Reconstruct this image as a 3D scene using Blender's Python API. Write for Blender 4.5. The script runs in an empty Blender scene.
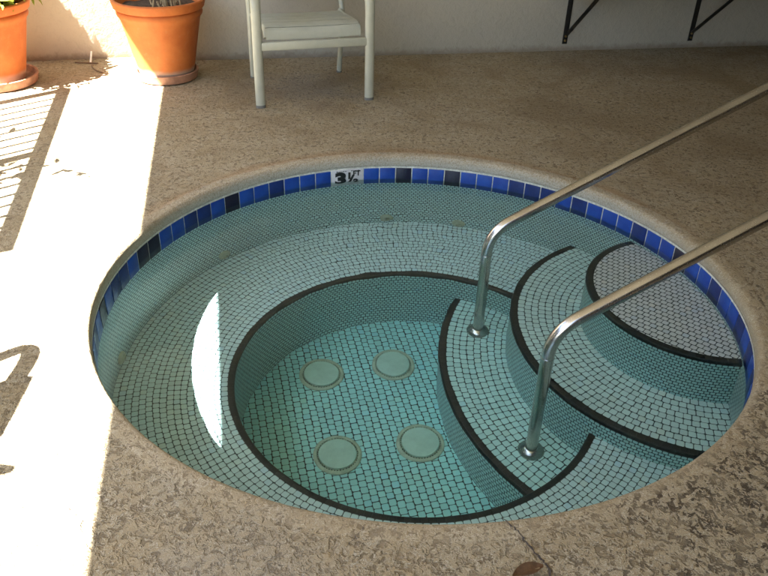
import bpy, bmesh, math, random
from math import sin, cos, tan, pi, radians, hypot, atan2
from mathutils import Vector, Matrix
random.seed(7)
SC = bpy.context.scene
COL = SC.collection

# ------------------------------------------------------------------ helpers
def prop(o, label=None, cat=None, group=None, kind=None):
    if label: o['label'] = label
    if cat: o['category'] = cat
    if group: o['group'] = group
    if kind: o['kind'] = kind
    return o

def thing(name, label, cat, loc=(0, 0, 0), rz=0.0, group=None):
    o = bpy.data.objects.new(name, None)
    COL.objects.link(o)
    o.location = loc
    o.rotation_euler = (0, 0, rz)
    o.empty_display_size = 0.1
    return prop(o, label, cat, group)

class MB:
    """collects vertices, faces, uvs and material slots and links them as one mesh object"""
    def __init__(s):
        s.v = []; s.f = []; s.uv = []; s.mi = []
    def add(s, vs, fs, uvs=None, mi=0):
        b = len(s.v)
        s.v += [tuple(x) for x in vs]
        for i, f in enumerate(fs):
            s.f.append([b + k for k in f])
            s.uv.append(uvs[i] if uvs else [(0, 0)] * len(f))
            s.mi.append(mi)
    def box(s, c, size, rot=None, mi=0, bev=0.0):
        hx, hy, hz = [q / 2 for q in size]
        M = rot if rot else Matrix.Identity(3)
        c = Vector(c)
        if bev <= 0:
            vs = [c + M @ Vector((x * hx, y * hy, z * hz)) for x in (-1, 1) for y in (-1, 1) for z in (-1, 1)]
            fs = [(0, 1, 3, 2), (4, 6, 7, 5), (0, 4, 5, 1), (2, 3, 7, 6), (0, 2, 6, 4), (1, 5, 7, 3)]
            s.add(vs, fs, mi=mi)
        else:
            bm = bmesh.new()
            bmesh.ops.create_cube(bm, size=1)
            for v in bm.verts: v.co = Vector((v.co.x * size[0], v.co.y * size[1], v.co.z * size[2]))
            bmesh.ops.bevel(bm, geom=bm.edges[:], offset=bev, segments=2, affect='EDGES', profile=0.5)
            bm.verts.index_update()
            s.add([c + M @ v.co for v in bm.verts], [[v.index for v in f.verts] for f in bm.faces], mi=mi)
            bm.free()
    def lathe(s, prof, n=48, c=(0, 0, 0), mi=0, M=None):
        c = Vector(c); M = M if M else Matrix.Identity(3)
        vs = []; fs = []
        for (r, z) in prof:
            for k in range(n):
                a = 2 * pi * k / n
                vs.append(c + M @ Vector((r * cos(a), r * sin(a), z)))
        for j in range(len(prof) - 1):
            for k in range(n):
                k2 = (k + 1) % n
                fs.append((j * n + k, j * n + k2, (j + 1) * n + k2, (j + 1) * n + k))
        s.add(vs, fs, mi=mi)
    def tube(s, pts, r, n=20, mi=0, cap=True, ry=None, up=None):
        """sweep an ellipse (r across, ry along the 'up' side) along pts"""
        pts = [Vector(p) for p in pts]
        ry = ry if ry else r
        rr = r if isinstance(r, (list, tuple)) else [r] * len(pts)
        ryy = ry if isinstance(ry, (list, tuple)) else [ry] * len(pts)
        vs = []; fs = []
        t = (pts[1] - pts[0]).normalized()
        ref = Vector(up) if up else (Vector((0, 0, 1)) if abs(t.z) < 0.9 else Vector((1, 0, 0)))
        u = (ref - t * ref.dot(t)).normalized()
        for i, p in enumerate(pts):
            if i == 0: d = pts[1] - pts[0]
            elif i == len(pts) - 1: d = pts[-1] - pts[-2]
            else: d = (pts[i + 1] - p).normalized() + (p - pts[i - 1]).normalized()
            t = d.normalized()
            u = (u - t * u.dot(t)).normalized()
            w = t.cross(u)
            for k in range(n):
                a = 2 * pi * k / n
                vs.append(p + w * (rr[i] * cos(a)) + u * (ryy[i] * sin(a)))
        for i in range(len(pts) - 1):
            for k in range(n):
                k2 = (k + 1) % n
                fs.append((i * n + k, i * n + k2, (i + 1) * n + k2, (i + 1) * n + k))
        if cap:
            fs.append(tuple(reversed(range(n))))
            fs.append(tuple(range((len(pts) - 1) * n, len(pts) * n)))
        s.add(vs, fs, mi=mi)
    def build(s, name, mats, parent=None, smooth=True, angle=40):
        me = bpy.data.meshes.new(name)
        me.from_pydata(s.v, [], s.f)
        uvl = me.uv_layers.new(name='UVMap')
        i = 0
        for f in s.uv:
            for q in f:
                uvl.data[i].uv = q; i += 1
        if not isinstance(mats, (list, tuple)): mats = [mats]
        for m in mats: me.materials.append(m)
        me.polygons.foreach_set('material_index', s.mi)
        me.update()
        if smooth:
            me.polygons.foreach_set('use_smooth', [True] * len(me.polygons))
            try: me.set_sharp_from_angle(angle=radians(angle))
            except Exception: pass
        o = bpy.data.objects.new(name, me)
        COL.objects.link(o)
        if parent: o.parent = parent
        return o

def bez(p0, p1, p2, n=10):
    p0, p1, p2 = Vector(p0), Vector(p1), Vector(p2)
    return [p0 * (1 - t) ** 2 + p1 * 2 * t * (1 - t) + p2 * t * t for t in [k / n for k in range(n + 1)]]

# ------------------------------------------------------------------ node helpers
class NT:
    def __init__(s, name):
        s.m = bpy.data.materials.new(name); s.m.use_nodes = True
        s.t = s.m.node_tree; s.t.nodes.clear()
        s.out = s.n('ShaderNodeOutputMaterial')
    def n(s, typ, **kw):
        nd = s.t.nodes.new(typ)
        for k, v in kw.items(): setattr(nd, k, v)
        return nd
    def l(s, a, b): s.t.links.new(a, b)
    def setin(s, sock, v):
        if v is None: return
        if hasattr(v, 'is_linked') or hasattr(v, 'links'): s.l(v, sock)
        else: sock.default_value = v
    def math(s, op, a, b=None, c=None, clamp=False):
        nd = s.n('ShaderNodeMath', operation=op); nd.use_clamp = clamp
        s.setin(nd.inputs[0], a)
        if b is not None: s.setin(nd.inputs[1], b)
        if c is not None: s.setin(nd.inputs[2], c)
        return nd.outputs[0]
    def smooth(s, v, lo, hi, a=0.0, b=1.0):
        nd = s.n('ShaderNodeMapRange', interpolation_type='SMOOTHSTEP')
        s.setin(nd.inputs['Value'], v)
        nd.inputs['From Min'].default_value = lo; nd.inputs['From Max'].default_value = hi
        nd.inputs['To Min'].default_value = a; nd.inputs['To Max'].default_value = b
        return nd.outputs['Result']
    def noise(s, vec, scale, detail=3, rough=0.55, dist=0.0):
        nd = s.n('ShaderNodeTexNoise')
        if vec is not None: s.l(vec, nd.inputs['Vector'])
        nd.inputs['Scale'].default_value = scale; nd.inputs['Detail'].default_value = detail
        nd.inputs['Roughness'].default_value = rough; nd.inputs['Distortion'].default_value = dist
        return nd.outputs['Fac']
    def mix(s, fac, a, b, blend='MIX'):
        nd = s.n('ShaderNodeMix', data_type='RGBA', blend_type=blend)
        s.setin(nd.inputs[0], fac)
        for sock, v in ((nd.inputs[6], a), (nd.inputs[7], b)):
            if isinstance(v, tuple): sock.default_value = (v[0], v[1], v[2], 1)
            else: s.l(v, sock)
        return nd.outputs[2]
    def bump(s, h, strength=0.5, dist=0.002, prev=None):
        nd = s.n('ShaderNodeBump'); s.l(h, nd.inputs['Height'])
        nd.inputs['Strength'].default_value = strength; nd.inputs['Distance'].default_value = dist
        if prev is not None: s.l(prev, nd.inputs['Normal'])
        return nd.outputs['Normal']
    def bsdf(s, col, rough=0.6, metal=0.0, normal=None, spec=0.5, **kw):
        nd = s.n('ShaderNodeBsdfPrincipled')
        if isinstance(col, tuple): nd.inputs['Base Color'].default_value = (col[0], col[1], col[2], 1)
        else: s.l(col, nd.inputs['Base Color'])
        s.setin(nd.inputs['Roughness'], rough)
        nd.inputs['Metallic'].default_value = metal
        nd.inputs['Specular IOR Level'].default_value = spec
        for k, v in kw.items(): nd.inputs[k.replace('_', ' ')].default_value = v
        if normal is not None: s.l(normal, nd.inputs['Normal'])
        s.l(nd.outputs[0], s.out.inputs['Surface'])
        return nd
    def obj(s): return s.n('ShaderNodeTexCoord').outputs['Object']
    def uv(s): return s.n('ShaderNodeTexCoord').outputs['UV']

def plain(name, col, rough=0.6, metal=0.0, nscale=30, var=0.12, bump=0.15, bdist=0.002, spec=0.5):
    t = NT(name); v = t.obj()
    a = t.noise(v, nscale, 4, 0.6)
    c = t.mix(t.smooth(a, 0.25, 0.75), tuple(q * (1 - var) for q in col), tuple(min(1, q * (1 + var)) for q in col))
    t.bsdf(c, rough, metal, t.bump(a, bump, bdist), spec)
    return t.m

def mosaic(name, tile, grout, radius=0.16, gap=0.055, var=0.06, rough=0.22, stain=None):
    """rounded tiles in running bond; one uv unit is one tile"""
    t = NT(name)
    sep = t.n('ShaderNodeSeparateXYZ'); t.l(t.uv(), sep.inputs[0])
    u, v = sep.outputs[0], sep.outputs[1]
    row = t.math('FLOOR', v)
    odd = t.math('FLOORED_MODULO', row, 2.0)
    u2 = t.math('ADD', u, t.math('MULTIPLY', odd, 0.5))
    cell = t.math('FLOOR', u2)
    wn = t.n('ShaderNodeTexWhiteNoise', noise_dimensions='3D')
    cb = t.n('ShaderNodeCombineXYZ'); t.l(cell, cb.inputs[0]); t.l(row, cb.inputs[1]); t.l(cb.outputs[0], wn.inputs['Vector'])
    rs = t.n('ShaderNodeSeparateColor'); t.l(wn.outputs['Color'], rs.inputs[0])
    # slight wander of each tile
    px = t.math('ADD', t.math('SUBTRACT', t.math('FRACT', u2), 0.5), t.math('MULTIPLY', t.math('SUBTRACT', rs.outputs[0], 0.5), 0.05))
    py = t.math('ADD', t.math('SUBTRACT', t.math('FRACT', v), 0.5), t.math('MULTIPLY', t.math('SUBTRACT', rs.outputs[1], 0.5), 0.05))
    h = 0.5 - gap - radius
    qx = t.math('MAXIMUM', t.math('SUBTRACT', t.math('ABSOLUTE', px), h), 0.0)
    qy = t.math('MAXIMUM', t.math('SUBTRACT', t.math('ABSOLUTE', py), h), 0.0)
    d = t.math('SUBTRACT', t.math('SQRT', t.math('ADD', t.math('MULTIPLY', qx, qx), t.math('MULTIPLY', qy, qy))), radius)
    mask = t.smooth(d, -0.035, 0.03, 1.0, 0.0)
    o = t.obj()
    big = t.noise(o, 2.3, 3, 0.6)
    c1 = t.mix(rs.outputs[2], tuple(q * (1 - var) for q in tile), tuple(min(1, q * (1 + var)) for q in tile))
    # a few bluish and a few warm tiles
    c1 = t.mix(t.smooth(rs.outputs[0], 0.9, 1.0, 0, 0.4), c1, (tile[0] * 0.78, tile[1] * 0.92, tile[2] * 1.12))
    c1 = t.mix(t.smooth(rs.outputs[1], 0.9, 1.0, 0, 0.5), c1, (tile[0] * 1.12, tile[1] * 1.0, tile[2] * 0.9))
    c1 = t.mix(t.smooth(big, 0.35, 0.7, 0, 0.25), c1, tuple(q * 0.8 for q in tile))
    g = t.mix(t.smooth(t.noise(o, 9, 3), 0.35, 0.65), grout, tuple(q * 2.0 for q in grout))
    col = t.mix(mask, g, c1)
    hgt = t.math('ADD', t.smooth(d, -0.16, 0.03, 1.0, 0.0), t.math('MULTIPLY', rs.outputs[2], 0.35))
    t.bsdf(col, t.math('SUBTRACT', 0.7, t.math('MULTIPLY', mask, 0.7 - rough)), 0, t.bump(hgt, 0.5, 0.0015), 0.5)
    return t.m

# ------------------------------------------------------------------ measured layout (metres, pool centre = origin, deck = 0)
FC = (1.147, .003, .004, .015, .003, .007, -.005)
def RIM(a):
    return FC[0] + FC[1] * cos(a) + FC[2] * sin(a) + FC[3] * cos(2 * a) + FC[4] * sin(2 * a) + FC[5] * cos(3 * a) + FC[6] * sin(3 * a)
def LIPR(a):      # inner edge of the bench
    return 0.697 + 0.008 * cos(2 * a) - 0.022 * sin(a) - 0.002 * cos(a)
ZW = -0.118       # water level
Z_TT, Z_TB = -0.056, -0.172
Z_BENCH, Z_A, Z_B, Z_C, Z_FLOOR = -0.650, -0.200, -0.527, -0.840, -1.115
S = Vector((1.15, 0.215, 0)); RA, RB_, RC = 0.455, 0.745, 1.035
NSEG = 256
SUN_AZ, SUN_EL = radians(44.0), radians(57.0)     # direction in which the light travels (plan), and its height
SDX, SDY = cos(SUN_AZ) / tan(SUN_EL), sin(SUN_AZ) / tan(SUN_EL)

# ------------------------------------------------------------------ materials
M = {}
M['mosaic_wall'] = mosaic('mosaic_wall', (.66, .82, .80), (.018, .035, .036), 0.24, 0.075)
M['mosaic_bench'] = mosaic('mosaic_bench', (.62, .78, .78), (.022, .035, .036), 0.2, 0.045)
M['mosaic_wall_water_tint'] = mosaic('mosaic_wall_water_tint', (.48, .75, .73), (.016, .035, .036), 0.24, 0.075)  # risers: the water's depth tint is mixed into the tile colour
M['mosaic_step_water_tint'] = mosaic('mosaic_step_water_tint', (.50, .76, .74), (.020, .035, .036), 0.2, 0.045)  # lowest tread, tinted in its colour for the light lost in the water
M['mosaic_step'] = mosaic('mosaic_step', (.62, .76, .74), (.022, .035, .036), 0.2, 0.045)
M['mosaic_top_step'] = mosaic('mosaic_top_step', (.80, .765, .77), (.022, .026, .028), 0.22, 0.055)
M['mosaic_floor'] = mosaic('mosaic_floor', (.35, .74, .73), (.015, .03, .032), 0.2, 0.045)  # red lowered to put the deep water's absorption into the colour
M['mosaic_dark'] = mosaic('mosaic_dark', (.009, .010, .010), (.018, .02, .02), 0.12, 0.03, 0.3, 0.5)

def glazed(name, a, b, rough=0.38):
    t = NT(name); o = t.obj()
    n1 = t.noise(o, 14, 3, 0.6); n2 = t.noise(o, 90, 2)
    c = t.mix(t.smooth(n1, 0.3, 0.7), a, b)
    t.bsdf(c, t.math('ADD', rough, t.math('MULTIPLY', n2, 0.12)), 0, t.bump(n1, 0.12, 0.004), 0.5)
    return t.m
M['tile_blue'] = glazed('tile_blue', (.007, .042, .27), (.012, .070, .36))
M['tile_navy'] = glazed('tile_navy', (.005, .018, .11), (.008, .030, .17))
M['tile_black'] = glazed('tile_black', (.006, .006, .020), (.010, .010, .032))
M['grout'] = plain('grout_light', (.58, .58, .50), 0.8, 0, 60, 0.25)
M['sign_white'] = glazed('sign_white', (.56, .55, .56), (.62, .60, .61), 0.2)
M['ink'] = plain('ink_black', (.012, .012, .012), 0.4, 0, 40, 0.05, 0.0)

def steel():
    t = NT('stainless_steel'); o = t.obj()
    mp = t.n('ShaderNodeMapping'); mp.inputs['Scale'].default_value = (6, 6, 6); t.l(o, mp.inputs[0])
    n = t.noise(mp.outputs[0], 40, 4, 0.7)
    b = t.noise(o, 5, 3)
    c = t.mix(t.smooth(b, 0.3, 0.7), (.44, .42, .39), (.54, .52, .48))
    t.bsdf(c, t.smooth(n, 0.2, 0.8, 0.15, 0.30), 1.0, t.bump(n, 0.04, 0.001))
    return t.m
M['steel'] = steel()

def deck_mat(name='knockdown_deck', lip=False):
    t = NT(name); o = t.obj()
    sx = t.n('ShaderNodeSeparateXYZ'); t.l(o, sx.inputs[0])
    big = t.noise(o, 0.9, 3, 0.55)
    mid = t.noise(o, 4.5, 4, 0.6)
    cl = t.noise(o, 15, 3, 0.6, 0.4)
    a1 = t.noise(o, 88, 2, 0.5, 1.1)            # trowelled cells
    a2 = t.noise(o, 46, 3, 0.6, 0.8)
    fine = t.noise(o, 330, 3, 0.65)
    def blob(x, y, r0, r1, sx_=1.0, sy_=1.0):
        dx = t.math('MULTIPLY', t.math('SUBTRACT', sx.outputs[0], x), sx_); dy = t.math('MULTIPLY', t.math('SUBTRACT', sx.outputs[1], y), sy_)
        dd = t.math('SQRT', t.math('ADD', t.math('MULTIPLY', dx, dx), t.math('MULTIPLY', dy, dy)))
        dd = t.math('ADD', dd, t.math('MULTIPLY', t.math('SUBTRACT', mid, 0.5), 0.9))
        return t.smooth(dd, r0, r1, 1.0, 0.0)
    dens = t.smooth(cl, 0.36, 0.62)             # where the knock-down texture is open or closed
    e = t.math('ADD', t.math('MULTIPLY', a1, 0.35), t.math('MULTIPLY', a2, 0.65))
    b1 = blob(1.15, -1.10, 0.25, 0.95)          # grimy corner on the near right
    e = t.math('SUBTRACT', e, t.math('MULTIPLY', b1, 0.030))
    lace = t.math('MULTIPLY', t.smooth(t.math('ABSOLUTE', t.math('SUBTRACT', a1, 0.515)), 0.012, 0.060, 1.0, 0.0), t.math('ADD', 0.25, t.math('MULTIPLY', dens, 0.75)))
    pit = t.math('MULTIPLY', t.smooth(e, 0.435, 0.485, 1.0, 0.0), t.math('ADD', 0.45, t.math('MULTIPLY', dens, 0.55)))
    base = t.mix(t.smooth(big, 0.3, 0.7), (.390, .318, .200), (.440, .372, .252))
    base = t.mix(t.smooth(mid, 0.38, 0.7, 0, 0.55), base, (.335, .255, .140))
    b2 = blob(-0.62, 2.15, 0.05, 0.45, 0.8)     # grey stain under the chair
    b3 = blob(-0.45, -1.45, 0.1, 0.5)
    b4 = blob(1.9, 1.6, 0.3, 1.5)
    base = t.mix(t.math('MULTIPLY', lace, 0.75), base, (.62, .56, .44))
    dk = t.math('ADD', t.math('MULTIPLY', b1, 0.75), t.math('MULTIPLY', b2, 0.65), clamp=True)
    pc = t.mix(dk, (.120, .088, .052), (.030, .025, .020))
    g = t.math('ADD', 0.74, t.math('ADD', t.math('MULTIPLY', b1, 0.42), t.math('MULTIPLY', b4, 0.25)), clamp=True)
    amount = t.math('MULTIPLY', pit, g)
    w = None
    if lip:                                      # sanded smooth towards the pool: uv y is 0 at the deck, 1 under the lip
        sp = t.n('ShaderNodeSeparateXYZ'); t.l(t.uv(), sp.inputs[0]); w = sp.outputs[1]
        amount = t.math('MULTIPLY', amount, t.smooth(w, 0.10, 0.42, 1.0, 0.12))
    col = t.mix(amount, base, pc)
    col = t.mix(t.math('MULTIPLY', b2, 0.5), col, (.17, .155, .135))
    st = t.math('MULTIPLY', t.smooth(t.noise(o, 1.7, 4, 0.6, 0.6), 0.46, 0.66), t.smooth(sx.outputs[1], 0.0, 1.3))
    col = t.mix(t.math('MULTIPLY', st, 0.50), col, (.205, .145, .075))
    col = t.mix(t.math('MULTIPLY', b4, 0.22), col, (.21, .15, .08))
    col = t.mix(t.math('MULTIPLY', b3, 0.25), col, (.30, .27, .225))
    col = t.mix(t.smooth(fine, 0.40, 0.66, 0, 0.50), col, (.22, .170, .110))
    far = t.smooth(sx.outputs[1], 0.15, 0.75)
    if lip:
        sand = t.noise(o, 150, 3, 0.65)
        col = t.mix(t.math('MULTIPLY', t.smooth(w, 0.30, 0.55), t.math('ADD', 0.25, t.math('MULTIPLY', far, 0.5))), col, (.43, .40, .33))
        col = t.mix(t.math('MULTIPLY', t.smooth(sand, 0.42, 0.62, 0.0, 0.5), far), col, (.56, .53, .46))
        col = t.mix(t.math('MULTIPLY', t.smooth(sand, 0.44, 0.30, 0.0, 0.6), far), col, (.20, .17, .12))
        wob = t.math('ADD', w, t.math('MULTIPLY', t.math('SUBTRACT', mid, 0.5), 0.3))
        col = t.mix(t.math('MULTIPLY', t.smooth(wob, 0.0, 0.16, 0.5, 0.0), far), col, (.34, .195, .090))   # rust at the joint
        # thin rusty line on the edge of the lip at the near side
        ed = t.smooth(t.math('ABSOLUTE', t.math('SUBTRACT', wob, 0.60)), 0.02, 0.16, 0.65, 0.0)
        near = t.smooth(sx.outputs[1], -0.35, -0.7)
        near = t.smooth(sx.outputs[1], -0.75, -0.25, 1.0, 0.0)
        col = t.mix(t.math('MULTIPLY', ed, near), col, (.30, .165, .070))
    else:
        # rusty halo in the deck just outside the coping, far side only
        rr = t.math('SQRT', t.math('ADD', t.math('MULTIPLY', sx.outputs[0], sx.outputs[0]), t.math('MULTIPLY', sx.outputs[1], sx.outputs[1])))
        rr = t.math('ADD', rr, t.math('MULTIPLY', t.math('SUBTRACT', mid, 0.5), 0.14))
        col = t.mix(t.math('MULTIPLY', t.smooth(rr, 1.205, 1.26, 0.42, 0.0), far), col, (.30, .175, .080))
    ht = t.math('ADD', t.math('SUBTRACT', t.smooth(e, 0.40, 0.54), t.math('MULTIPLY', lace, -0.3)), t.math('MULTIPLY', fine, 0.25))
    t.bsdf(col, 0.8, 0, t.bump(ht, 0.5 if lip else 0.9, 0.004), 0.25)
    return t.m
M['deck'] = deck_mat()
M['coping'] = deck_mat('coping_deck', True)

def stucco(name, col):
    t = NT(name); o = t.obj()
    n1 = t.noise(o, 26, 4, 0.6, 0.6); n2 = t.noise(o, 90, 3); n3 = t.noise(o, 1.4, 3)
    c = t.mix(t.smooth(n3, 0.3, 0.7), tuple(q * 0.92 for q in col), col)
    c = t.mix(t.smooth(n1, 0.3, 0.5, 0.25, 0.0), c, tuple(q * 0.75 for q in col))
    sp = t.n('ShaderNodeSeparateXYZ'); t.l(o, sp.inputs[0])
    z = t.math('ADD', sp.outputs[2], t.math('MULTIPLY', t.math('SUBTRACT', n1, 0.5), 0.06))
    c = t.mix(t.smooth(z, 0.0, 0.055, 0.6, 0.0), c, (.20, .155, .11))       # darker brown along the foot
    ht = t.math('ADD', n1, t.math('MULTIPLY', n2, 0.35))
    t.bsdf(c, 0.85, 0, t.bump(ht, 0.7, 0.006), 0.25)
    return t.m
M['stucco'] = stucco('stucco_grey', (.45, .43, .365))
M['stucco_warm'] = stucco('stucco_warm', (.54, .475, .39))
M['ceiling'] = plain('ceiling_paint', (.40, .40, .385), 0.9, 0, 8, 0.08)
M['side'] = plain('blocker_dark', (.07, .062, .05), 0.9, 0, 6, 0.1)  # kept dark so the added walls bounce little light

def terracotta():
    t = NT('terracotta'); o = t.obj()
    n1 = t.noise(o, 6, 4, 0.65); n2 = t.noise(o, 45, 4, 0.6)
    c = t.mix(t.smooth(n1, 0.3, 0.7), (.43, .115, .026), (.52, .160, .040))
    c = t.mix(t.smooth(n2, 0.55, 0.75, 0, 0.35), c, (.46, .20, .085))
    sp = t.n('ShaderNodeSeparateXYZ'); t.l(o, sp.inputs[0])
    z = t.math('ADD', sp.outputs[2], t.math('MULTIPLY', t.math('SUBTRACT', n1, 0.5), 0.05))
    c = t.mix(t.smooth(z, 0.035, 0.075, 0.75, 0.0), c, (.46, .40, .33))     # lime bloom near the foot
    t.bsdf(c, 0.7, 0, t.bump(n2, 0.2, 0.002), 0.35)
    return t.m
M['terracotta'] = terracotta()
M['saucer'] = plain('saucer_clay', (.36, .185, .115), 0.8, 0, 18, 0.3, 0.3, 0.003)
M['soil'] = plain('soil', (.055, .036, .024), 0.95, 0, 50, 0.5, 0.8, 0.01)
M['stem'] = plain('dry_stem', (.36, .28, .16), 0.8, 0, 60, 0.3)
def leaf_mat(name, a, b):
    t = NT(name); o = t.obj()
    n = t.noise(o, 30, 3)
    c = t.mix(t.smooth(n, 0.3, 0.7), a, b)
    p = t.bsdf(c, 0.5)
    tr = t.n('ShaderNodeBsdfTranslucent'); t.l(c, tr.inputs[0])
    mx = t.n('ShaderNodeMixShader'); mx.inputs[0].default_value = 0.35
    t.l(p.outputs[0], mx.inputs[1]); t.l(tr.outputs[0], mx.inputs[2]); t.l(mx.outputs[0], t.out.inputs['Surface'])
    return t.m
M['leaf_pale'] = leaf_mat('leaf_pale', (.20, .26, .03), (.34, .38, .06))
M['leaf_green'] = leaf_mat('leaf_green', (.05, .10, .025), (.09, .15, .04))
M['leaf_dry'] = plain('leaf_dry', (.13, .068, .030), 0.55, 0, 60, 0.35, 0.3)
M['chair'] = plain('chair_vinyl', (.40, .415, .355), 0.45, 0, 20, 0.05, 0.06)
M['chair_frame'] = plain('chair_frame', (.44, .45, .37), 0.4, 0, 20, 0.05, 0.05)
M['rubber'] = plain('rubber_foot', (.16, .16, .15), 0.7)
M['iron'] = plain('black_iron', (.012, .011, .010), 0.5, 0, 40, 0.3, 0.2)
M['bolt'] = plain('brass_bolt', (.42, .32, .14), 0.4, 1.0)
M['bench_wood'] = plain('bench_board', (.10, .065, .04), 0.6, 0, 12, 0.25)
M['drain'] = plain('drain_plastic', (.40, .62, .53), 0.45, 0, 25, 0.07, 0.08)
M['drain_ring'] = plain('drain_ring', (.36, .47, .36), 0.5, 0, 40, 0.2, 0.15)
M['slot'] = plain('drain_slot', (.02, .022, .018), 0.8)
M['jet'] = plain('jet_plastic', (.42, .45, .33), 0.4, 0, 30, 0.12)
M['fence'] = plain('fence_iron', (.05, .05, .05), 0.5)
M['cable'] = plain('cable_brown', (.16, .09, .05), 0.5)
M['cable_white'] = plain('cable_white', (.75, .74, .70), 0.5)
M['crack'] = plain('crack_dark', (.075, .062, .058), 0.9, 0, 80, 0.4)
M['ground'] = plain('far_ground', (.28, .24, .18), 0.9, 0, 3, 0.2)

def water_mat():
    t = NT('spa_water')
    g = t.n('ShaderNodeBsdfGlass'); g.inputs['IOR'].default_value = 1.333; g.inputs['Roughness'].default_value = 0.0
    g.inputs['Color'].default_value = (.90, .99, .985, 1)
    t.l(g.outputs[0], t.out.inputs['Surface'])
    return t.m
M['water'] = water_mat()

# ------------------------------------------------------------------ deck with a round hole, far ground
def disc_with_hole(name, rin, half, mat, z=0.0):
    mb = MB()
    n = NSEG
    vs = []
    for k in range(n):
        a = 2 * pi * k / n
        r = rin(a)
        c_, s_ = cos(a), sin(a)
        q = half / max(abs(c_), abs(s_))
        for f in (0, .06, .2, .5, 1):
            rr = r + (q - r) * f
            vs.append((rr * c_, rr * s_, z))
    fs = []
    for k in range(n):
        k2 = (k + 1) % n
        for j in range(4): fs.append((k * 5 + j, k * 5 + j + 1, k2 * 5 + j + 1, k2 * 5 + j))
    mb.add(vs, fs)
    return mb.build(name, mat)
JOINT = lambda a: RIM(a) + 0.062
prop(disc_with_hole('deck', JOINT, 13.0, M['deck']), kind='structure')
prop(disc_with_hole('ground', lambda a: 9.0, 400.0, M['ground'], -0.02), kind='structure')
# hairline crack in the deck, a thin irregular sheet
def crack(pts, w):
    mb = MB(); vs = []; fs = []
    out = []
    for i in range(len(pts) - 1):
        for k in range(6):
            f = k / 6
            out.append((pts[i][0] * (1 - f) + pts[i + 1][0] * f + random.uniform(-.0035, .0035), pts[i][1] * (1 - f) + pts[i + 1][1] * f + random.uniform(-.0035, .0035)))
    out.append(pts[-1])
    for i, p in enumerate(out):
        ww = w * random.uniform(.35, 1.2) * min(1, (i + .3) / 3)
        vs += [(p[0] - ww, p[1] - ww * .3, .004), (p[0] + ww, p[1] + ww * .3, .004)]
    for i in range(len(out) - 1): fs.append((2 * i, 2 * i + 1, 2 * i + 3, 2 * i + 2))
    mb.add(vs, fs)
    return prop(mb.build('deck_crack', M['crack'], smooth=False), kind='structure')
crack([(.178, -1.105), (.205, -1.135), (.222, -1.17), (.250, -1.215), (.266, -1.245), (.274, -1.30), (.30, -1.40)], .0028)
crack([(-.93, -1.10), (-.88, -1.125), (-.845, -1.15), (-.83, -1.20)], .0012)
crack([(-.16, -1.14), (-.17, -1.165), (-.19, -1.19), (-.20, -1.21)], .0010)

# ------------------------------------------------------------------ the pool shell
tub = thing('hot_tub', 'sunken round hot tub with pale green mosaic, blue tile band and curved dark-edged steps', 'hot tub')

def sweep(name, prof, mat, base=RIM, parent=tub, n=NSEG, a0=0.0, a1=2 * pi, uvmode='prof', centre=(0, 0), su=0.02):
    """sweep a profile of (offset from base radius, z) round the pool"""
    mb = MB(); closed = abs(a1 - a0 - 2 * pi) < 1e-6
    m = len(prof); nn = n if closed else n + 1
    vs = []; arc = [0.0]; L = [0.0]
    for k in range(nn + (1 if closed else 0)):
        a = a0 + (a1 - a0) * k / n
        r = base(a)
        if k: arc.append(arc[-1] + r * (a1 - a0) / n)
        if k < nn:
            for (d, z) in prof: vs.append((centre[0] + (r + d) * cos(a), centre[1] + (r + d) * sin(a), z))
    for j in range(1, m): L.append(L[-1] + hypot(prof[j][0] - prof[j - 1][0], prof[j][1] - prof[j - 1][1]))
    fs = []; uvs = []
    for k in range(n):
        k2 = (k + 1) % nn
        for j in range(m - 1):
            fs.append((k * m + j, k2 * m + j, k2 * m + j + 1, k * m + j + 1))
            if uvmode == 'prof': q0, q1, p0, p1 = arc[k], arc[k + 1], L[j] / L[-1], L[j + 1] / L[-1]
            else: q0, q1, p0, p1 = arc[k] / su, arc[k + 1] / su, L[j] / su, L[j + 1] / su
            uvs.append([(q0, p0), (q1, p0), (q1, p1), (q0, p1)])
    mb.add(vs, fs, uvs)
    return mb.build(name, mat, parent)

# coping: flush with the deck outside, bull-nosed over the tile
cp = [(.062, 0.0), (.055, .0015), (.045, .002), (.025, .0015)]
for k in range(5):
    a = radians(90 - k * 22.5)
    cp.append((.016 - .019 * cos(a), -.026 + .027 * sin(a)))
cp += [(-.003, -.038), (-.0028, -.046), (.0, -.0505), (.02, -.052), (.062, -.052)]
sweep('coping', cp, M['coping'])

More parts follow.
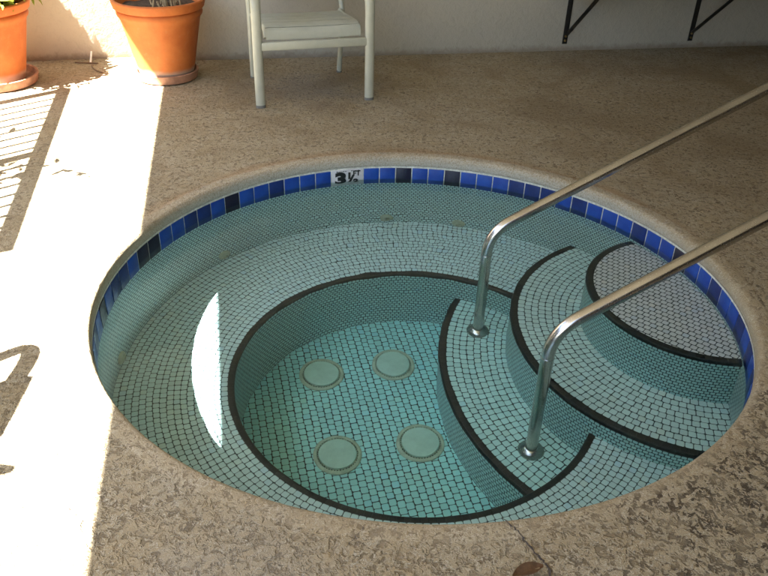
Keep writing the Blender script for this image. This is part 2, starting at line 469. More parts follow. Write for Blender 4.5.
# blue tile band: every tile bevelled, in one mesh
NT_ = 88
TA = 2 * pi / NT_
A0 = radians(102.87)
dark = {}
for k in (2, 5, ): dark[-k - 1] = 'K'
for k in (9, 10, 13, 17, 23, 28): dark[-k - 1] = 'N'
dark[-21] = 'K'; dark[-27] = 'N'; dark[-31] = 'N'; dark[-12] = 'N'; dark[-33] = 'K'
left = {3: 'N', 6: 'K', 8: 'N', 9: 'N', 12: 'K', 13: 'K', 15: 'N', 16: 'N', 18: 'K', 20: 'N', 22: 'K'}
for k, v in left.items(): dark[k + 2] = v
mb = MB()
for i in range(NT_):
    idx = i if i < 44 else i - NT_
    if idx in (0, 1): continue
    a = A0 + (idx + .5) * TA
    kind = dark.get(idx, None)
    if kind is None and idx not in range(-34, 26): kind = random.choice([None, None, None, 'N', 'K'])
    mi = {'N': 1, 'K': 2}.get(kind, 0)
    r = RIM(a)
    w = r * TA - 0.0050
    ctr = Vector((r * cos(a), r * sin(a), (Z_TT + Z_TB) / 2 - .001))
    rot = Matrix((( -sin(a), cos(a) * 1.0, 0), (cos(a), sin(a), 0), (0, 0, 1)))
    # columns: tangent, radial, up
    R3 = Matrix(((-sin(a), cos(a), 0), (cos(a), sin(a), 0), (0, 0, 1)))
    tilt = Matrix.Rotation(random.uniform(-.012, .012), 3, 'Z')
    mb.box(ctr, (w, .009, Z_TT - Z_TB - .006), tilt @ R3, mi=mi, bev=.0016)
mb.build('tile_band', [M['tile_blue'], M['tile_navy'], M['tile_black']], tub)
sweep('tile_grout', [(-.0015, -.0500), (-.0012, -.059), (.0, Z_TB)], M['grout'], n=NSEG)

# depth marker: a white two-tile plate with raised black figures
aS = A0 + TA
rS = RIM(aS)
sw = 2 * rS * TA - .003
plate = MB()
fr = Matrix(((-sin(aS), cos(aS), 0), (cos(aS), sin(aS), 0), (0, 0, 1)))
plate.box(Vector(((rS - .001) * cos(aS), (rS - .001) * sin(aS), (Z_TT + Z_TB) / 2)), (sw, .010, Z_TT - Z_TB - .002), fr, bev=.0015)
sign = plate.build('depth_marker_tile', M['sign_white'], tub)
DG = bpy.context.evaluated_depsgraph_get
def text(body, x, z, size, off=0.0, sx=1.0):
    cu = bpy.data.curves.new('t', 'FONT'); cu.body = body; cu.size = size; cu.extrude = .0004; cu.offset = off
    cu.align_x = 'CENTER'; cu.align_y = 'CENTER'
    ob = bpy.data.objects.new('t', cu); COL.objects.link(ob)
    bpy.context.view_layer.update()
    me = bpy.data.meshes.new_from_object(ob.evaluated_get(DG()))
    vs = [(v.co.x * sx, v.co.y, v.co.z) for v in me.vertices]; fs = [list(p.vertices) for p in me.polygons]
    bpy.data.objects.remove(ob); bpy.data.curves.remove(cu); bpy.data.meshes.remove(me)
    # seen from the centre of the pool: x to the right is the direction of falling angle
    rt = Vector((sin(aS), -cos(aS), 0)); up = Vector((0, 0, 1)); nrm = Vector((-cos(aS), -sin(aS), 0))
    o3 = Vector(((rS - .0066) * cos(aS), (rS - .0066) * sin(aS), (Z_TT + Z_TB) / 2))
    return [o3 + rt * (x + v[0]) + up * (z + v[1]) + nrm * v[2] for v in vs], fs
mt = MB()
for args in (('3', -.034, .006, .088, .0058, 1.32), ('1', .010, .022, .044, .0030, 1.15), ('/', .020, .003, .062, .0012, 1.9), ('2', .043, -.012, .040, .0022, 1.3), ('FT', .047, .033, .036, .0012, 1.0)):
    vs, fs = text(*args); mt.add(vs, fs)
# the cut-off lower edge of a line of print along the top
x = -.056
while x < .056:
    w = random.uniform(.004, .011)
    rt = Vector((sin(aS), -cos(aS), 0))
    if not (-.002 < x < .006):
        mt.box(Vector(((rS - .0066) * cos(aS), (rS - .0066) * sin(aS), Z_TT - .009)) + rt * (x + w / 2), (w, .0008, random.uniform(.0025, .004)), fr)
    x += w + .0022
mt.build('depth_figures', M['ink'], sign, smooth=False)

# side wall below the band
zs = [Z_TB, -.25, -.35, -.45, -.55, Z_BENCH - .01]
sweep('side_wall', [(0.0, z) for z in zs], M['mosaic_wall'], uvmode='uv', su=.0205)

# bench seat: concentric courses
BW = .0235
def bench():
    mb = MB(); rows = 17
    for j in range(rows):
        n = NSEG
        f0, f1 = j / rows, (j + 1) / rows
        rm = .723 + (1.147 - .723) * (f0 + f1) / 2
        N = round(2 * pi * rm / .0258)
        vs = []; fs = []; uvs = []
        ph = random.random()
        for k in range(n + 1):
            a = 2 * pi * k / n
            r0, r1 = LIPR(a) + BW, RIM(a) + .004
            for f in (f0, f1):
                r = r0 + (r1 - r0) * f
                vs.append((r * cos(a), r * sin(a), Z_BENCH))
        for k in range(n):
            fs.append((2 * k, 2 * k + 1, 2 * k + 3, 2 * k + 2))
            u0, u1 = N * k / n + ph, N * (k + 1) / n + ph
            uvs.append([(u0, j), (u0, j + .9999), (u1, j + .9999), (u1, j)])
        mb.add(vs, fs, uvs)
    return mb.build('bench_seat', M['mosaic_bench'], tub)
bench()
def nosing(name, w, z, base, centre=(0, 0), a0=0, a1=2 * pi, outward=True, su=.026):
    s = 1 if outward else -1
    prof = [(s * (w + .001), z - .003), (s * w, z + .0015), (s * .006, z + .0015), (s * .0015, z - .001), (-s * .002, z - .006), (-s * .002, z - .020), (s * .001, z - .021)]
    if not outward: prof = prof
    o = sweep(name, prof, M['mosaic_dark'], base, uvmode='uv', centre=centre, a0=a0, a1=a1, su=su)
    return o
nosing('bench_edge', BW, Z_BENCH, LIPR)
sweep('bench_riser', [(0, Z_BENCH - .002), (0, -.8), (0, -.95), (0, Z_FLOOR - .005)], M['mosaic_wall_water_tint'], base=LIPR, uvmode='uv', su=.0205)

# floor: straight courses slanting across
def floor():
    mb = MB(); n = 128
    d = radians(-75); ux, uy = cos(d), sin(d)
    vs = [(0, 0, Z_FLOOR)] + [((LIPR(2 * pi * k / n) + .02) * cos(2 * pi * k / n), (LIPR(2 * pi * k / n) + .02) * sin(2 * pi * k / n), Z_FLOOR) for k in range(n)]
    q = lambda v: ((v[0] * ux + v[1] * uy) / .031, (-v[0] * uy + v[1] * ux) / .031)
    fs = [(0, k + 1, (k + 1) % n + 1) for k in range(n)]
    mb.add(vs, fs, [[q(vs[i]) for i in f] for f in fs])
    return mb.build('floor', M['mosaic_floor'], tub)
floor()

# three curved steps struck from one centre on the rim
def step(name, r, z, zfoot, mat, a0, a1, pitch, band=.031, planar=False):
    mb = MB(); n = 160
    ctr = (S.x, S.y)
    t = thing_part(name)
    if planar:
        vs = [(S.x, S.y, z)] + [(S.x + (r - band) * cos(a0 + (a1 - a0) * k / n), S.y + (r - band) * sin(a0 + (a1 - a0) * k / n), z) for k in range(n + 1)]
        d = radians(-40); ux, uy = cos(d), sin(d)
        q = lambda v: ((v[0] * ux + v[1] * uy) / pitch, (-v[0] * uy + v[1] * ux) / pitch)
        fs = [(0, k + 1, k + 2) for k in range(n)]
        mb.add(vs, fs, [[q(vs[i]) for i in f] for f in fs])
    else:
        rr = r - band; j = 0
        while rr > .12:
            r0 = rr - pitch; N = (rr - pitch / 2) * (a1 - a0) / pitch; ph = random.random()
            vs = []; fs = []; uvs = []
            for k in range(n + 1):
                a = a0 + (a1 - a0) * k / n
                vs += [(S.x + r0 * cos(a), S.y + r0 * sin(a), z), (S.x + rr * cos(a), S.y + rr * sin(a), z)]
            for k in range(n):
                fs.append((2 * k, 2 * k + 1, 2 * k + 3, 2 * k + 2))
                u0, u1 = N * k / n + ph, N * (k + 1) / n + ph
                uvs.append([(u0, j), (u0, j + .9999), (u1, j + .9999), (u1, j)])
            mb.add(vs, fs, uvs)
            rr = r0; j += 1
    mb.build('tread', mat, t)
    k = sweep('riser', [(0, z - .002), (0, (z + zfoot) / 2), (0, zfoot)], M['mosaic_wall_water_tint'], base=lambda a: r, centre=ctr, a0=a0, a1=a1, uvmode='uv', parent=t, n=n, su=.0205)
    o = nosing('nosing', band, z, lambda a: r, ctr, a0, a1, outward=False, su=band)
    o.parent = t
    return t
def thing_part(name):
    o = bpy.data.objects.new(name, None); COL.objects.link(o); o.parent = tub; o.empty_display_size = .05
    return o
step('upper_step', RA, Z_A, Z_B - .01, M['mosaic_top_step'], radians(92), radians(292), .0258, .029, True)
step('middle_step', RB_, Z_B, Z_C - .01, M['mosaic_step'], radians(100), radians(276), .0290, .030)
step('lower_step', RC, Z_C, Z_FLOOR - .01, M['mosaic_step_water_tint'], radians(120), radians(256), .0300, .030)

# drain covers
def drain(x, y):
    t = bpy.data.objects.new('drain_cover', None); COL.objects.link(t); t.parent = tub; t.location = (x, y, Z_FLOOR); t.empty_display_size = .05
    t.rotation_euler = (0, 0, random.uniform(0, 6))
    r = MB(); r.lathe([(.0995, -.002), (.0985, .006), (.093, .010), (.085, .010), (.083, .004), (.083, -.002)], 64); r.build('ring', M['drain_ring'], t)
    g = MB(); g.lathe([(.0835, .0022), (.070, .0024)], 64)
    g.build('slot', M['slot'], t)
    teeth = MB()
    for k in range(44):
        a = 2 * pi * k / 44
        Rm = Matrix.Rotation(a, 3, 'Z')
        teeth.box((.0805 * cos(a), .0805 * sin(a), .0065), (.008, .0042, .010), Rm)
    teeth.build('tooth_ring', M['drain_ring'], t, smooth=False)
    p = MB(); p.lathe([(.0775, .003), (.0775, .012), (.0755, .0155), (.068, .0175), (.03, .019), (.0005, .0193)], 64); p.build('plate', M['drain'], t)
for x, y in ((-.400, .280), (-.079, .358), (-.297, -.171), (.037, -.096)): drain(x, y)
# return jets in the side wall
for deg, z in ((96.5, -.592), (77.7, -.612), (141.3, -.585), (-177.6, -.585), (20, -.600), (-110, -.59)):
    if deg == 20: continue
    a = radians(deg); r = RIM(a)
    Mx = Matrix(((-sin(a), 0, -cos(a)), (cos(a), 0, -sin(a)), (0, 1, 0)))
    j = MB()
    j.lathe([(.033, -.004), (.032, .006), (.027, .011), (.020, .012), (.018, .016), (.012, .018), (.009, .012), (.009, .004), (.0005, .003)], 32, (r * cos(a), r * sin(a), z), M=Mx)
    j.build('return_jet', M['jet'], tub)

# ------------------------------------------------------------------ water
def water():
    top = MB(); nr = 110; n = 288
    vs = []; fs = []
    def ripple(x, y):
        wz = math.exp(-(((x + .25) / .55) ** 2 + ((y - .62) / .42) ** 2))
        amp = .00005 + .00019 * wz
        return amp * (sin(61 * x + 33 * y + 1.3 * sin(9 * y)) + .8 * sin(-38 * x + 66 * y + .7 + 1.1 * sin(11 * x)) + .7 * sin(78 * x - 22 * y + 2.1) + .5 * sin(20 * x + 88 * y + .4))
    vs.append((0, 0, ZW + ripple(0, 0)))
    for j in range(1, nr + 1):
        for k in range(n):
            a = 2 * pi * k / n; r = (RIM(a) + .007) * j / nr
            x, y = r * cos(a), r * sin(a)
            vs.append((x, y, ZW + ripple(x, y) * (1 if j < nr else 0)))
    for k in range(n): fs.append((0, 1 + k, 1 + (k + 1) % n))
    for j in range(nr - 1):
        for k in range(n):
            k2 = (k + 1) % n
            b = 1 + j * n
            fs.append((b + k, b + n + k, b + n + k2, b + k2))
    top.add(vs, fs)
    # closed underneath, outside the shell
    ring = [(((RIM(2 * pi * k / n)) + .007) * cos(2 * pi * k / n), ((RIM(2 * pi * k / n)) + .007) * sin(2 * pi * k / n)) for k in range(n)]
    vs = [(x, y, ZW) for x, y in ring] + [(x, y, -1.3) for x, y in ring]
    fs = [(k, n + k, n + (k + 1) % n, (k + 1) % n) for k in range(n)] + [tuple(reversed(range(n, 2 * n)))]
    top.add(vs, fs)
    return prop(top.build('water', M['water'], None, angle=60), kind='structure')
W = water()

# ------------------------------------------------------------------ stainless handrails
AXIS = radians(12)
def handrail(x, y, label, slope):
    t = thing('handrail', label, 'handrail', (x, y, Z_C), AXIS, 'stainless handrails at the steps')
    H0 = -Z_C                       # deck level above the tread
    r = .0230
    zb = H0 - .012                  # where the post axis and the sloping rail would meet
    b = .105
    rise = Vector((cos(slope), 0, sin(slope)))
    knee = Vector((0, 0, zb))
    e1 = knee - Vector((0, 0, b)); e2 = knee + rise * b
    L = 1.62
    top = knee + rise * L
    pts = [Vector((0, 0, 0.0)), Vector((0, 0, .3)), e1] + bez(e1, knee, e2, 12)[1:] + [knee + rise * (.5), knee + rise * 1.0]
    e3 = top - rise * .16; e4 = top + Vector((0.0, 0, -.20)) + Vector((.12, 0, 0))
    pts += bez(e3, top + rise * .10, e4, 12) + [Vector((e4.x, 0, H0 - .03))]
    m = MB(); m.tube(pts, r, 28, up=(0, 1, 0)); m.build('rail_tube', M['steel'], t)
    # weld sleeve marks at the bend
    w = MB(); w.lathe([(r + .0002, 0), (r + .0009, .001), (r + .0009, .004), (r + .0002, .005)], 28, (0, 0, e1.z - .005)); w.build('weld_ring', M['steel'], t)
    for (px, pz) in ((0, 0), (e4.x, H0)):
        f = MB()
        f.lathe([(.050, 0), (.050, .004), (.047, .010), (.038, .018), (.029, .024), (.0248, .027), (.0234, .0275)], 40, (px, 0, pz))
        f.build('flange', M['steel'], t)
    return t
handrail(.440, -.293, 'polished stainless handrail nearer the camera, its post by the near end of the lowest step', radians(29.2))
handrail(.295, .401, 'polished stainless handrail farther from the camera, its post at the far end of lowest step', radians(27.3))

# ------------------------------------------------------------------ walls, roof
WM, WB = .211, 2.944
WANG = math.atan(WM)
def wall_block(name, p0, p1, h, th, mat, label, z0=-.02):
    p0, p1 = Vector((p0[0], p0[1], 0)), Vector((p1[0], p1[1], 0))
    d = p1 - p0; L = d.length; a = atan2(d.y, d.x)
    nrm = Vector((-sin(a), cos(a), 0))
    c = (p0 + p1) / 2 + nrm * th / 2 + Vector((0, 0, (h + z0) / 2))
    mb = MB(); mb.box((0, 0, 0), (L, th, h - z0), None, bev=.006)
    o = mb.build(name, mat, None)
    # keep the object origin on the floor so that the shader sees height above the floor
    for v in o.data.vertices: v.co.z += (h + z0) / 2
    o.location = (c.x, c.y, 0); o.rotation_euler = (0, 0, a)
    return prop(o, label, 'wall', kind='thing')
XW = -1.72
wall_block('stucco_wall', (XW, WM * XW + WB), (4.6, WM * 4.6 + WB), 2.55, .25, M['stucco'], 'grey textured stucco wall behind the patio chair and the black brackets')
wall_block('stucco_wall', (-5.6, 1.66), (-1.60, 2.739), 2.2, .2, M['stucco_warm'], 'sunlit pale stucco wall behind the left terracotta pot')
wall_block('light_block_near', (3.3, -4.3), (.1, -4.3), 2.55, .2, M['side'], 'unseen dark brown wall added behind the camera to darken the right side')  # added out of view to cut light reaching the near right
wall_block('light_block_right', (3.25, 3.62), (3.25, -4.3), 2.55, .2, M['side'], 'unseen dark brown wall added on the right to keep light out')  # added out of view so the far right falls darker
wall_block('light_block_left', (-5.6, -9.0), (-5.6, 1.3), 3.2, -.2, M['side'], 'unseen tall dark wall added far out on the left to block low light')  # added out of view to screen low sky light from the left
L0 = Vector((-1.505, 2.085, 0)); L1 = Vector((-.788, -1.308, 0)); LD = (L1 - L0).normalized()
HR = 2.55
off = Vector((-SDX * HR, -SDY * HR, 0))
def roof():
    e = lambda y: (L0 + LD * ((y - L0.y - off.y) / LD.y)) + off
    y0, y1 = -4.4, 4.4
    a, b = e(y1), e(y0)
    poly = [(a.x, y1), (b.x, y0), (4.6, y0), (4.6, y1)]
    mb = MB(); n = 4
    vs = [(x, y, HR + .002) for x, y in poly] + [(x, y, HR + .22) for x, y in poly]
    fs = [(3, 2, 1, 0)[::-1], (4, 5, 6, 7)] + [(i, (i + 1) % 4, 4 + (i + 1) % 4, 4 + i) for i in range(4)]
    mb.add(vs, fs)
    return prop(mb.build('patio_roof', M['ceiling'], None, smooth=False), 'flat tan patio roof slab over the hot tub', 'roof')
roof()

# ------------------------------------------------------------------ patio chairs
def make_chair(label):
    t = thing('patio_chair', label, 'chair', (0, 0, 0), 0, 'slatted patio chairs')
    # local frame: x to the sitter's right seen from the front (+x = image right), -y is the front
    FW, RW, D = .318, .277, .556
    for s in (-1, 1):
        m = MB()
        A = [Vector((s * FW, 0, 0.004)), Vector((s * FW, 0, .25)), Vector((s * (FW - .002), 0, .45))]
        A += bez((s * (FW - .002), 0, .50), (s * (FW - .004), .0, .635), (s * (FW - .018), .15, .645), 10)
        A += [Vector((s * (FW - .03), .35, .630))] + bez((s * (FW - .035), .46, .618), (s * (FW - .04), .56, .612), (s * (RW + .005), .605, .66), 6)
        m.tube(A, .0275, 20, ry=.0195, up=(0, 1, 0)); m.build('front_leg_and_arm', M['chair_frame'], t)
        f = MB(); f.tube([(s * FW, 0, 0), (s * FW, 0, .016)], .0282, 20, ry=.0202, up=(0, 1, 0)); f.build('foot_cap', M['rubber'], t)
        m = MB()
        m.tube([(s * RW, D, .004), (s * (RW + .003), D - .03, .2), (s * (RW + .006), D - .06, .40), (s * RW, D + .02, .60), (s * (RW - .02), D + .13, .94)], .016, 16)
        m.build('rear_leg', M['chair_frame'], t)
        f = MB(); f.tube([(s * RW, D, 0), (s * RW, D, .014)], .0168, 16); f.build('foot_cap', M['rubber'], t)
        # seat rail
        m = MB(); m.tube([(s * .262, .03, .375), (s * .262, .05, .408), (s * .262, .10, .420), (s * .262, .40, .395), (s * .270, .50, .395)], .015, 14); m.build('seat_rail', M['chair_frame'], t)
    m = MB(); m.box((0, 0, .338), (2 * FW - .03, .026, .046), None, bev=.008); m.build('front_crossbar', M['chair_frame'], t)
    m = MB(); m.box((0, D - .055, .37), (2 * RW, .022, .03), None, bev=.006); m.build('rear_crossbar', M['chair_frame'], t)
    m = MB(); m.tube([(-RW + .02, D + .13, .94), (-RW + .05, D + .137, .965), (RW - .05, D + .137, .965), (RW - .02, D + .13, .94)], .016, 14); m.build('top_rail', M['chair_frame'], t)
    # slats of the seat follow one waterfall profile
    prof = [(.008, .372), (.010, .395), (.016, .412), (.030, .425), (.055, .432), (.09, .433), (.15, .428), (.25, .418), (.35, .408), (.46, .402)]
    def at(s):
        acc = 0
        for i in range(len(prof) - 1):
            d = hypot(prof[i + 1][0] - prof[i][0], prof[i + 1][1] - prof[i][1])
            if acc + d >= s:
                f = (s - acc) / d
                return (prof[i][0] + (prof[i + 1][0] - prof[i][0]) * f, prof[i][1] + (prof[i + 1][1] - prof[i][1]) * f)
            acc += d
        return prof[-1]
    def slat(y_z, name, hw, th=.006):
        m = MB(); vs = []; fs = []
        n = len(y_z); xs = [-hw, -hw + .012, -hw * .5, 0, hw * .5, hw - .012, hw]
        for (y, z) in y_z:
            for x in xs: vs.append((x, y, z - (.004 if abs(x) == hw else 0) + .004 * abs(x / hw) ** 2))
        for (y, z) in y_z:
            for x in xs: vs.append((x, y + .002, z - th - (.004 if abs(x) == hw else 0) + .004 * abs(x / hw) ** 2))
        w = len(xs); o = n * w
        for i in range(n - 1):
            for k in range(w - 1):
                fs.append((i * w + k, i * w + k + 1, (i + 1) * w + k + 1, (i + 1) * w + k))
                fs.append((o + i * w + k, o + (i + 1) * w + k, o + (i + 1) * w + k + 1, o + i * w + k + 1))
        for i in range(n - 1):
            fs.append((i * w, (i + 1) * w, o + (i + 1) * w, o + i * w)); fs.append((i * w + w - 1, o + i * w + w - 1, o + (i + 1) * w + w - 1, (i + 1) * w + w - 1))
        for k in range(w - 1):
            fs.append((k, o + k, o + k + 1, k + 1)); fs.append(((n - 1) * w + k, (n - 1) * w + k + 1, o + (n - 1) * w + k + 1, o + (n - 1) * w + k))
        m.add(vs, fs); return m.build(name, M['chair'], t)
    for a, b in ((0, .060), (.068, .166), (.174, .272), (.280, .378), (.386, .500)):
        slat([at(a + (b - a) * k / 8) for k in range(9)], 'seat_slat', .266)
    for k in range(5):
        z0 = .47 + k * .094
        slat([(D - .045 + (z0 + q - .40) * .33, z0 + q) for q in (0, .03, .06, .089)], 'back_slat', .262)
    return t
def copy_tree(o, parent=None):
    c = o.copy(); COL.objects.link(c); c.parent = parent
    for ch in list(o.children): copy_tree(ch, c)
    return c
ch = make_chair('pale cream slatted patio chair standing in the shade against the grey stucco wall')
ch.location = (-.5595, 1.8785, 0); ch.rotation_euler = (0, 0, radians(18))
ch2 = copy_tree(ch); ch2['label'] = 'pale cream slatted patio chair out in the sun left of the hot tub'
ch2.location = (-1.83, -.757, 0); ch2.rotation_euler = (0, 0, radians(184))

# unseen towel added over the chair arm to cast a blocky shadow
tw = MB(); vs = []; fs = []
sec = [(-.045, .36), (-.042, .50), (-.036, .625), (-.022, .672), (0, .680), (.024, .672), (.040, .625), (.046, .50), (.052, .34)]
ny = 12
for i in range(ny + 1):
    y = -.245 * i / ny
    for k, (x, z) in enumerate(sec):
        wv = .008 * sin(i * 1.3 + k * .8)
        vs.append((x + wv * (1 if k in (0, 1, 7, 8) else .1), y, z + (.012 * sin(i * .9) if k in (0, 8) else 0)))
nc = len(sec); nv = len(vs)
vs += [(x * .86, y, z - .005) for (x, y, z) in vs]
for i in range(ny):
    for k in range(nc - 1):
        q = (i * nc + k, i * nc + k + 1, (i + 1) * nc + k + 1, (i + 1) * nc + k)
        fs.append(q); fs.append(tuple(nv + c for c in reversed(q)))
for i in range(ny):
    for k in (0, nc - 1): fs.append((i * nc + k, (i + 1) * nc + k, nv + (i + 1) * nc + k, nv + i * nc + k))
for k in range(nc - 1):
    for i in (0, ny): fs.append((i * nc + k, i * nc + k + 1, nv + i * nc + k + 1, nv + i * nc + k))
tw.add(vs, fs)
to = tw.build('shadow_towel', plain('towel_blue', (.12, .20, .30), 0.95, 0, 200, 0.2, 0.5, .004), None)
to.location = (-1.510, -.93, 0); to.rotation_euler = (0, 0, radians(4))
prop(to, 'unseen blue towel added over the chair arm for its shadow', 'towel')

# ------------------------------------------------------------------ pots, saucers, plants
def pot(x, y, label, s=1.0):
    t = thing('flower_pot', label, 'flower pot', (x, y, .022), 0, 'terracotta flower pots')
    m = MB()
    P = [(.001, 0), (.145, 0), (.158, .006), (.166, .03), (.2305, .335), (.236, .352), (.246, .362), (.250, .375), (.246, .388), (.240, .394), (.2415, .398), (.256, .401), (.262, .407), (.270, .438), (.271, .446), (.266, .452), (.252, .452), (.247, .446), (.236, .40), (.222, .385), (.001, .375)]
    m.lathe([(r * s, z) for r, z in P], 72); m.build('pot_body', M['terracotta'], t)
    k = MB()
    vs = [(0, 0, .405)]; 
    n = 40
    for j, r in ((1, .08), (2, .16), (3, .232)):
        for q in range(n): vs.append((r * s * cos(2 * pi * q / n), r * s * sin(2 * pi * q / n), .400 + random.uniform(-.006, .008)))
    fs = [(0, 1 + q, 1 + (q + 1) % n) for q in range(n)]
    for j in range(2):
        for q in range(n): fs.append((1 + j * n + q, 1 + (j + 1) * n + q, 1 + (j + 1) * n + (q + 1) % n, 1 + j * n + (q + 1) % n))
    k.add(vs, fs); k.build('soil', M['soil'], t)
    return t
def saucer(x, y, r, label):
    m = MB()
    m.lathe([(.001, 0), (r - .03, 0), (r - .012, .004), (r - .002, .045), (r - .001, .051), (r - .008, .054), (r - .016, .050), (r - .026, .018), (r - .04, .016), (.001, .016)], 64)
    o = m.build('plant_saucer', M['saucer'], None); o.location = (x, y, .0035)
    return prop(o, label, 'saucer', 'clay saucers under the pots')
P1, P2 = (-2.475, 2.06), (-1.515, 2.27)
saucer(*P1, .235, 'wide clay saucer under the leafy pot at the left edge')
saucer(*P2, .192, 'stained clay saucer under the pot of cut stems beside the chair')
pot(*P1, 'terracotta pot holding a pale leafy plant, at the left edge')
pot(*P2, 'terracotta pot of cut dry stems standing half in shade beside the chair')

def leafy(name, label, cat, mat, loc, n, spread, h, size, seed, stems=8, cone=None):
    rnd = random.Random(seed)
    t = thing(name, label, cat, loc)
    st = MB()
    tips = []
    for k in range(stems):
        a = rnd.uniform(0, 2 * pi); q = rnd.uniform(.2, 1.0) * spread
        tip = Vector((q * cos(a) - (.42 if cone else 0), q * sin(a), h * rnd.uniform(.55, 1.0) * (1.15 - .4 * q / spread)))
        pts = bez((rnd.uniform(-.04, .04), rnd.uniform(-.04, .04), 0), (tip.x * .3, tip.y * .3, tip.z * .7), tip, 8)
        st.tube(pts, [.006 * (1 - .75 * i / 8) for i in range(9)], 6)
        tips.append(pts)
    st.build('stem', M['stem'], t)
    lf = MB()
    for k in range(n):
        p = rnd.choice(tips)[rnd.randint(2, 8)] + Vector((rnd.gauss(0, .035), rnd.gauss(0, .035), rnd.gauss(0, .03)))
        if cone:                      # a full, bushy plant: leaves through the whole crown, more of them near its skin
            f = rnd.random(); a = rnd.uniform(0, 2 * pi)
            q = (cone[0] + (cone[1] - cone[0]) * f) * rnd.random() ** .35
            p = Vector((q * cos(a) - .52 * f, q * sin(a), .07 + (h - .07) * f))
        L = size * rnd.uniform(.6, 1.2); wd = L * rnd.uniform(.28, .42)
        E_ = Matrix.Rotation(rnd.uniform(0, 2 * pi), 3, 'Z') @ Matrix.Rotation(rnd.uniform(-.9, .9), 3, 'Y') @ Matrix.Rotation(rnd.uniform(-.7, .7), 3, 'X')
        loc_ = [(0, 0, 0), (L * .35, wd * .5, .006), (L * .7, wd * .4, 0), (L, 0, -L * .15), (L * .7, -wd * .4, 0), (L * .35, -wd * .5, .006), (L * .4, 0, -.004), (L * .7, 0, -.006)]
        vs = [p + E_ @ Vector(q) for q in loc_]
        lf.add(vs, [(0, 6, 1), (1, 6, 7, 2), (2, 7, 3), (0, 5, 6), (5, 4, 7, 6), (4, 3, 7)])
    lf.build('foliage', mat, t)
    return t
leafy('potted_plant', 'pale yellow green leafy plant growing in the pot at the left edge', 'plant', M['leaf_pale'], (P1[0], P1[1], .42), 6000, .28, 1.12, .09, 3, stems=50, cone=(.34, .10))  # unseen crown shaped tall and leaning to cast the wall shadow
# cut stems
t = thing('cut_stems', 'short cut dry plant stems poking from the soil of the right pot', 'plant', (P2[0], P2[1], .42))
m = MB(); rnd = random.Random(5)
for k in range(26):
    a = rnd.uniform(0, 2 * pi); q = rnd.uniform(.0, .11)
    b = Vector((.03 + q * cos(a), .02 + q * sin(a), -.01)); tp = b + Vector((rnd.uniform(-.02, .02), rnd.uniform(-.02, .02), rnd.uniform(.035, .09)))
    m.tube([b, tp], [.006, .004], 7)
m.build('stem', M['stem'], t)

# ------------------------------------------------------------------ railing fence and shrub out in the sun, left
F0, F1 = Vector((-2.10, -.40, 0)), Vector((-2.57, 1.50, 0))
ft = thing('railing_fence', 'low black picket railing standing in the sun left of the hot tub', 'fence', (F0.x, F0.y, 0), atan2((F1 - F0).y, (F1 - F0).x))
FL = (F1 - F0).length
m = MB(); m.box((FL / 2, 0, 1.10), (FL, .065, .035), None, bev=.004); m.build('top_rail', M['fence'], ft)
m = MB(); m.box((FL / 2, 0, .10), (FL, .03, .03), None, bev=.003); m.build('bottom_rail', M['fence'], ft)
for k in range(3):
    m = MB(); m.box((.03 + (FL - .06) * k / 2, 0, .56), (.05, .05, 1.12), None, bev=.003); m.build('post', M['fence'], ft)
k = .12
while k < FL - .06:
    m = MB(); m.box((k, 0, .6), (.017, .014, .97)); m.build('picket', M['fence'], ft, smooth=False); k += .105
leafy('shrub', 'leafy green shrub standing behind the black picket railing', 'shrub', M['leaf_green'], (-2.50, .26, 0), 340, .50, 1.30, .075, 11, stems=16)

# ------------------------------------------------------------------ wall bench on black brackets
bt = thing('wall_bench', 'dark wall bench carried on black iron brackets at the right end of the grey wall', 'bench', (1.10, WM * 1.10 + WB, 0), WANG)
def bracket(x):
    t = bpy.data.objects.new('bracket', None); COL.objects.link(t); t.parent = bt; t.location = (x, 0, 0); t.empty_display_size = .05
    m = MB(); m.box((0, -.0065, .248), (.036, .007, .395), None, bev=.0015); m.build('wall_bar', M['iron'], t)
    d = Vector((0, -.40, .335)); L = d.length; a = atan2(d.z, -d.y)
    m = MB(); m.box((.006, -.205, .278), (.030, L, .008), Matrix.Rotation(-a, 3, 'X'), bev=.0015); m.build('strut', M['iron'], t)
    m = MB(); m.box((0, -.215, .4455), (.036, .41, .007), None, bev=.0015); m.build('seat_bar', M['iron'], t)
    for z in (.075, .105):
        m = MB(); m.lathe([(.0005, .010), (.005, .0095), (.008, .006), (.0085, 0)], 14, (0, -.0100, z), M=Matrix(((1, 0, 0), (0, 0, -1), (0, 1, 0)))); m.build('bolt', M['bolt'], t)
bracket(0.0); bracket(.985); bracket(1.97)
m = MB(); m.box((1.05, -.225, .4725), (2.5, .43, .045), None, bev=.006); m.build('seat_board', M['bench_wood'], bt)

# ------------------------------------------------------------------ small things
c = thing('loose_cable', 'thin loose cable lying on the deck between the two pots', 'cable', (0, 0, 0))
m = MB()
pts = [(-2.17, 2.492), (-2.07, 2.493), (-2.02, 2.488)]
m.tube([(x, y, .006) for x, y in pts], .004, 8)
m.tube(bez((-2.052, 2.47, .006), (-2.03, 2.36, .006), (-1.93, 2.30, .006), 12), .004, 8)
m.build('cable_loop', M['cable'], c)
m = MB(); m.tube([(-2.075, 2.50, .006), (-2.078, 2.53, .03), (-2.08, 2.56, .06)], .006, 8); m.build('cable_end', M['cable_white'], c)

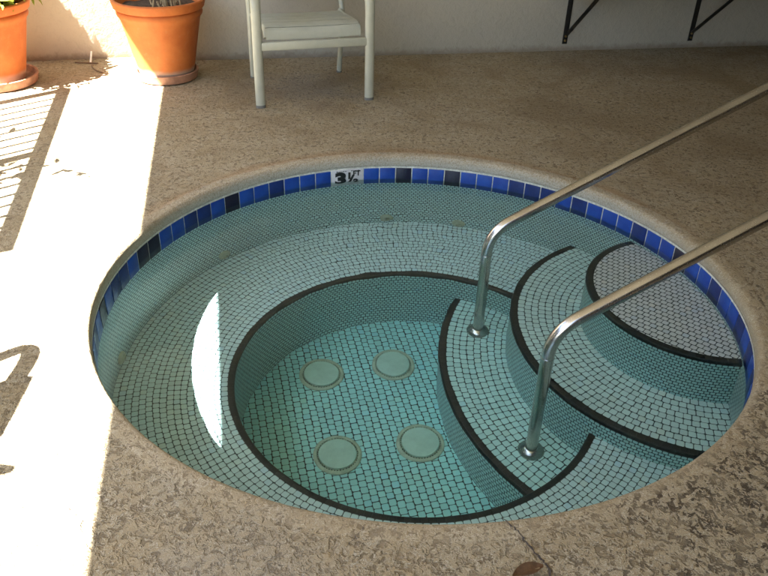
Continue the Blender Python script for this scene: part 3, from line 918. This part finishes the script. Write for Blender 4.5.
lf = thing('fallen_leaf', 'curled brown fallen leaf on the deck at the near edge of the hot tub', 'leaf', (.217, -1.268, .006), radians(22))
m = MB(); vs = []; fs = []; nn = 10
for i in range(nn + 1):
    f = i / nn; x = -.04 + .08 * f; w = .0165 * (sin(pi * min(1, f * .97 + .02)) ** .8)
    for s in (-1, -.5, 0, .5, 1): vs.append((x, s * w, .004 + .010 * abs(s) ** 1.5 + .006 * sin(pi * f)))
for i in range(nn):
    for k in range(4): fs.append((i * 5 + k, i * 5 + k + 1, i * 5 + k + 6, i * 5 + k + 5))
m.add(vs, fs); m.build('blade', M['leaf_dry'], lf)
m = MB(); m.tube([(-.052, .002, .003), (-.03, 0, .006), (.03, 0, .008)], .0012, 6); m.build('stalk', M['stem'], lf)

# ------------------------------------------------------------------ light
w = bpy.data.worlds.new('World'); SC.world = w; w.use_nodes = True
nt = w.node_tree; nt.nodes.clear()
sky = nt.nodes.new('ShaderNodeTexSky'); sky.sky_type = 'NISHITA'; sky.sun_disc = False
to_sun = Vector((-cos(SUN_AZ) * cos(SUN_EL), -sin(SUN_AZ) * cos(SUN_EL), sin(SUN_EL)))
sky.sun_elevation = SUN_EL; sky.sun_rotation = atan2(to_sun.x, to_sun.y)
bg = nt.nodes.new('ShaderNodeBackground'); bg.inputs['Strength'].default_value = 0.05
wo = nt.nodes.new('ShaderNodeOutputWorld')
nt.links.new(sky.outputs[0], bg.inputs[0]); nt.links.new(bg.outputs[0], wo.inputs[0])
sl = bpy.data.lights.new('sun', 'SUN'); sl.energy = 5.0; sl.angle = radians(.5); sl.color = (1.0, .97, .92)
so = bpy.data.objects.new('sun', sl); COL.objects.link(so)
so.rotation_euler = to_sun.to_track_quat('Z', 'Y').to_euler()
so.location = to_sun * 20

# sunlight refracted by the water surface (Cycles shadow caustics)
def setp(o, k, v):
    for h in (getattr(o, 'cycles', None), o):
        try: setattr(h, k, v); return True
        except Exception: pass
    print('no', k, o.name)
setp(sl, 'is_caustics_light', True)
setp(W, 'is_caustics_caster', True)
for o in tub.children_recursive:
    if o.type == 'MESH': setp(o, 'is_caustics_receiver', True)

# ------------------------------------------------------------------ camera
f_, pitch, roll = 760.0, 0.5700, 0.0330
cam = bpy.data.cameras.new('camera'); co = bpy.data.objects.new('camera', cam); COL.objects.link(co)
cam.sensor_width = 36; cam.lens = f_ / 768 * 36; cam.clip_end = 2000; cam.clip_start = .02
fw = Vector((0, cos(pitch), -sin(pitch))); rt = Vector((1, 0, 0)); up = Vector((0, sin(pitch), cos(pitch)))
r2 = rt * cos(roll) + up * sin(roll); u2 = -rt * sin(roll) + up * cos(roll)
co.matrix_world = Matrix(((r2.x, u2.x, -fw.x, -.1322), (r2.y, u2.y, -fw.y, -2.3825), (r2.z, u2.z, -fw.z, 1.4816), (0, 0, 0, 1)))
SC.camera = co

# ------------------------------------------------------------------ render
SC.render.engine = 'CYCLES'
cy = SC.cycles
cy.use_denoising = True
try: cy.denoiser = 'OPENIMAGEDENOISE'
except Exception: pass
cy.sample_clamp_indirect = 6.0
cy.max_bounces = 14; cy.diffuse_bounces = 6; cy.glossy_bounces = 6; cy.transmission_bounces = 10; cy.transparent_max_bounces = 12
cy.caustics_refractive = True; cy.caustics_reflective = True
vs = SC.view_settings
vs.view_transform = 'Standard'; vs.look = 'None'; vs.gamma = 1.0; vs.use_curve_mapping = False
vs.exposure = 3.95
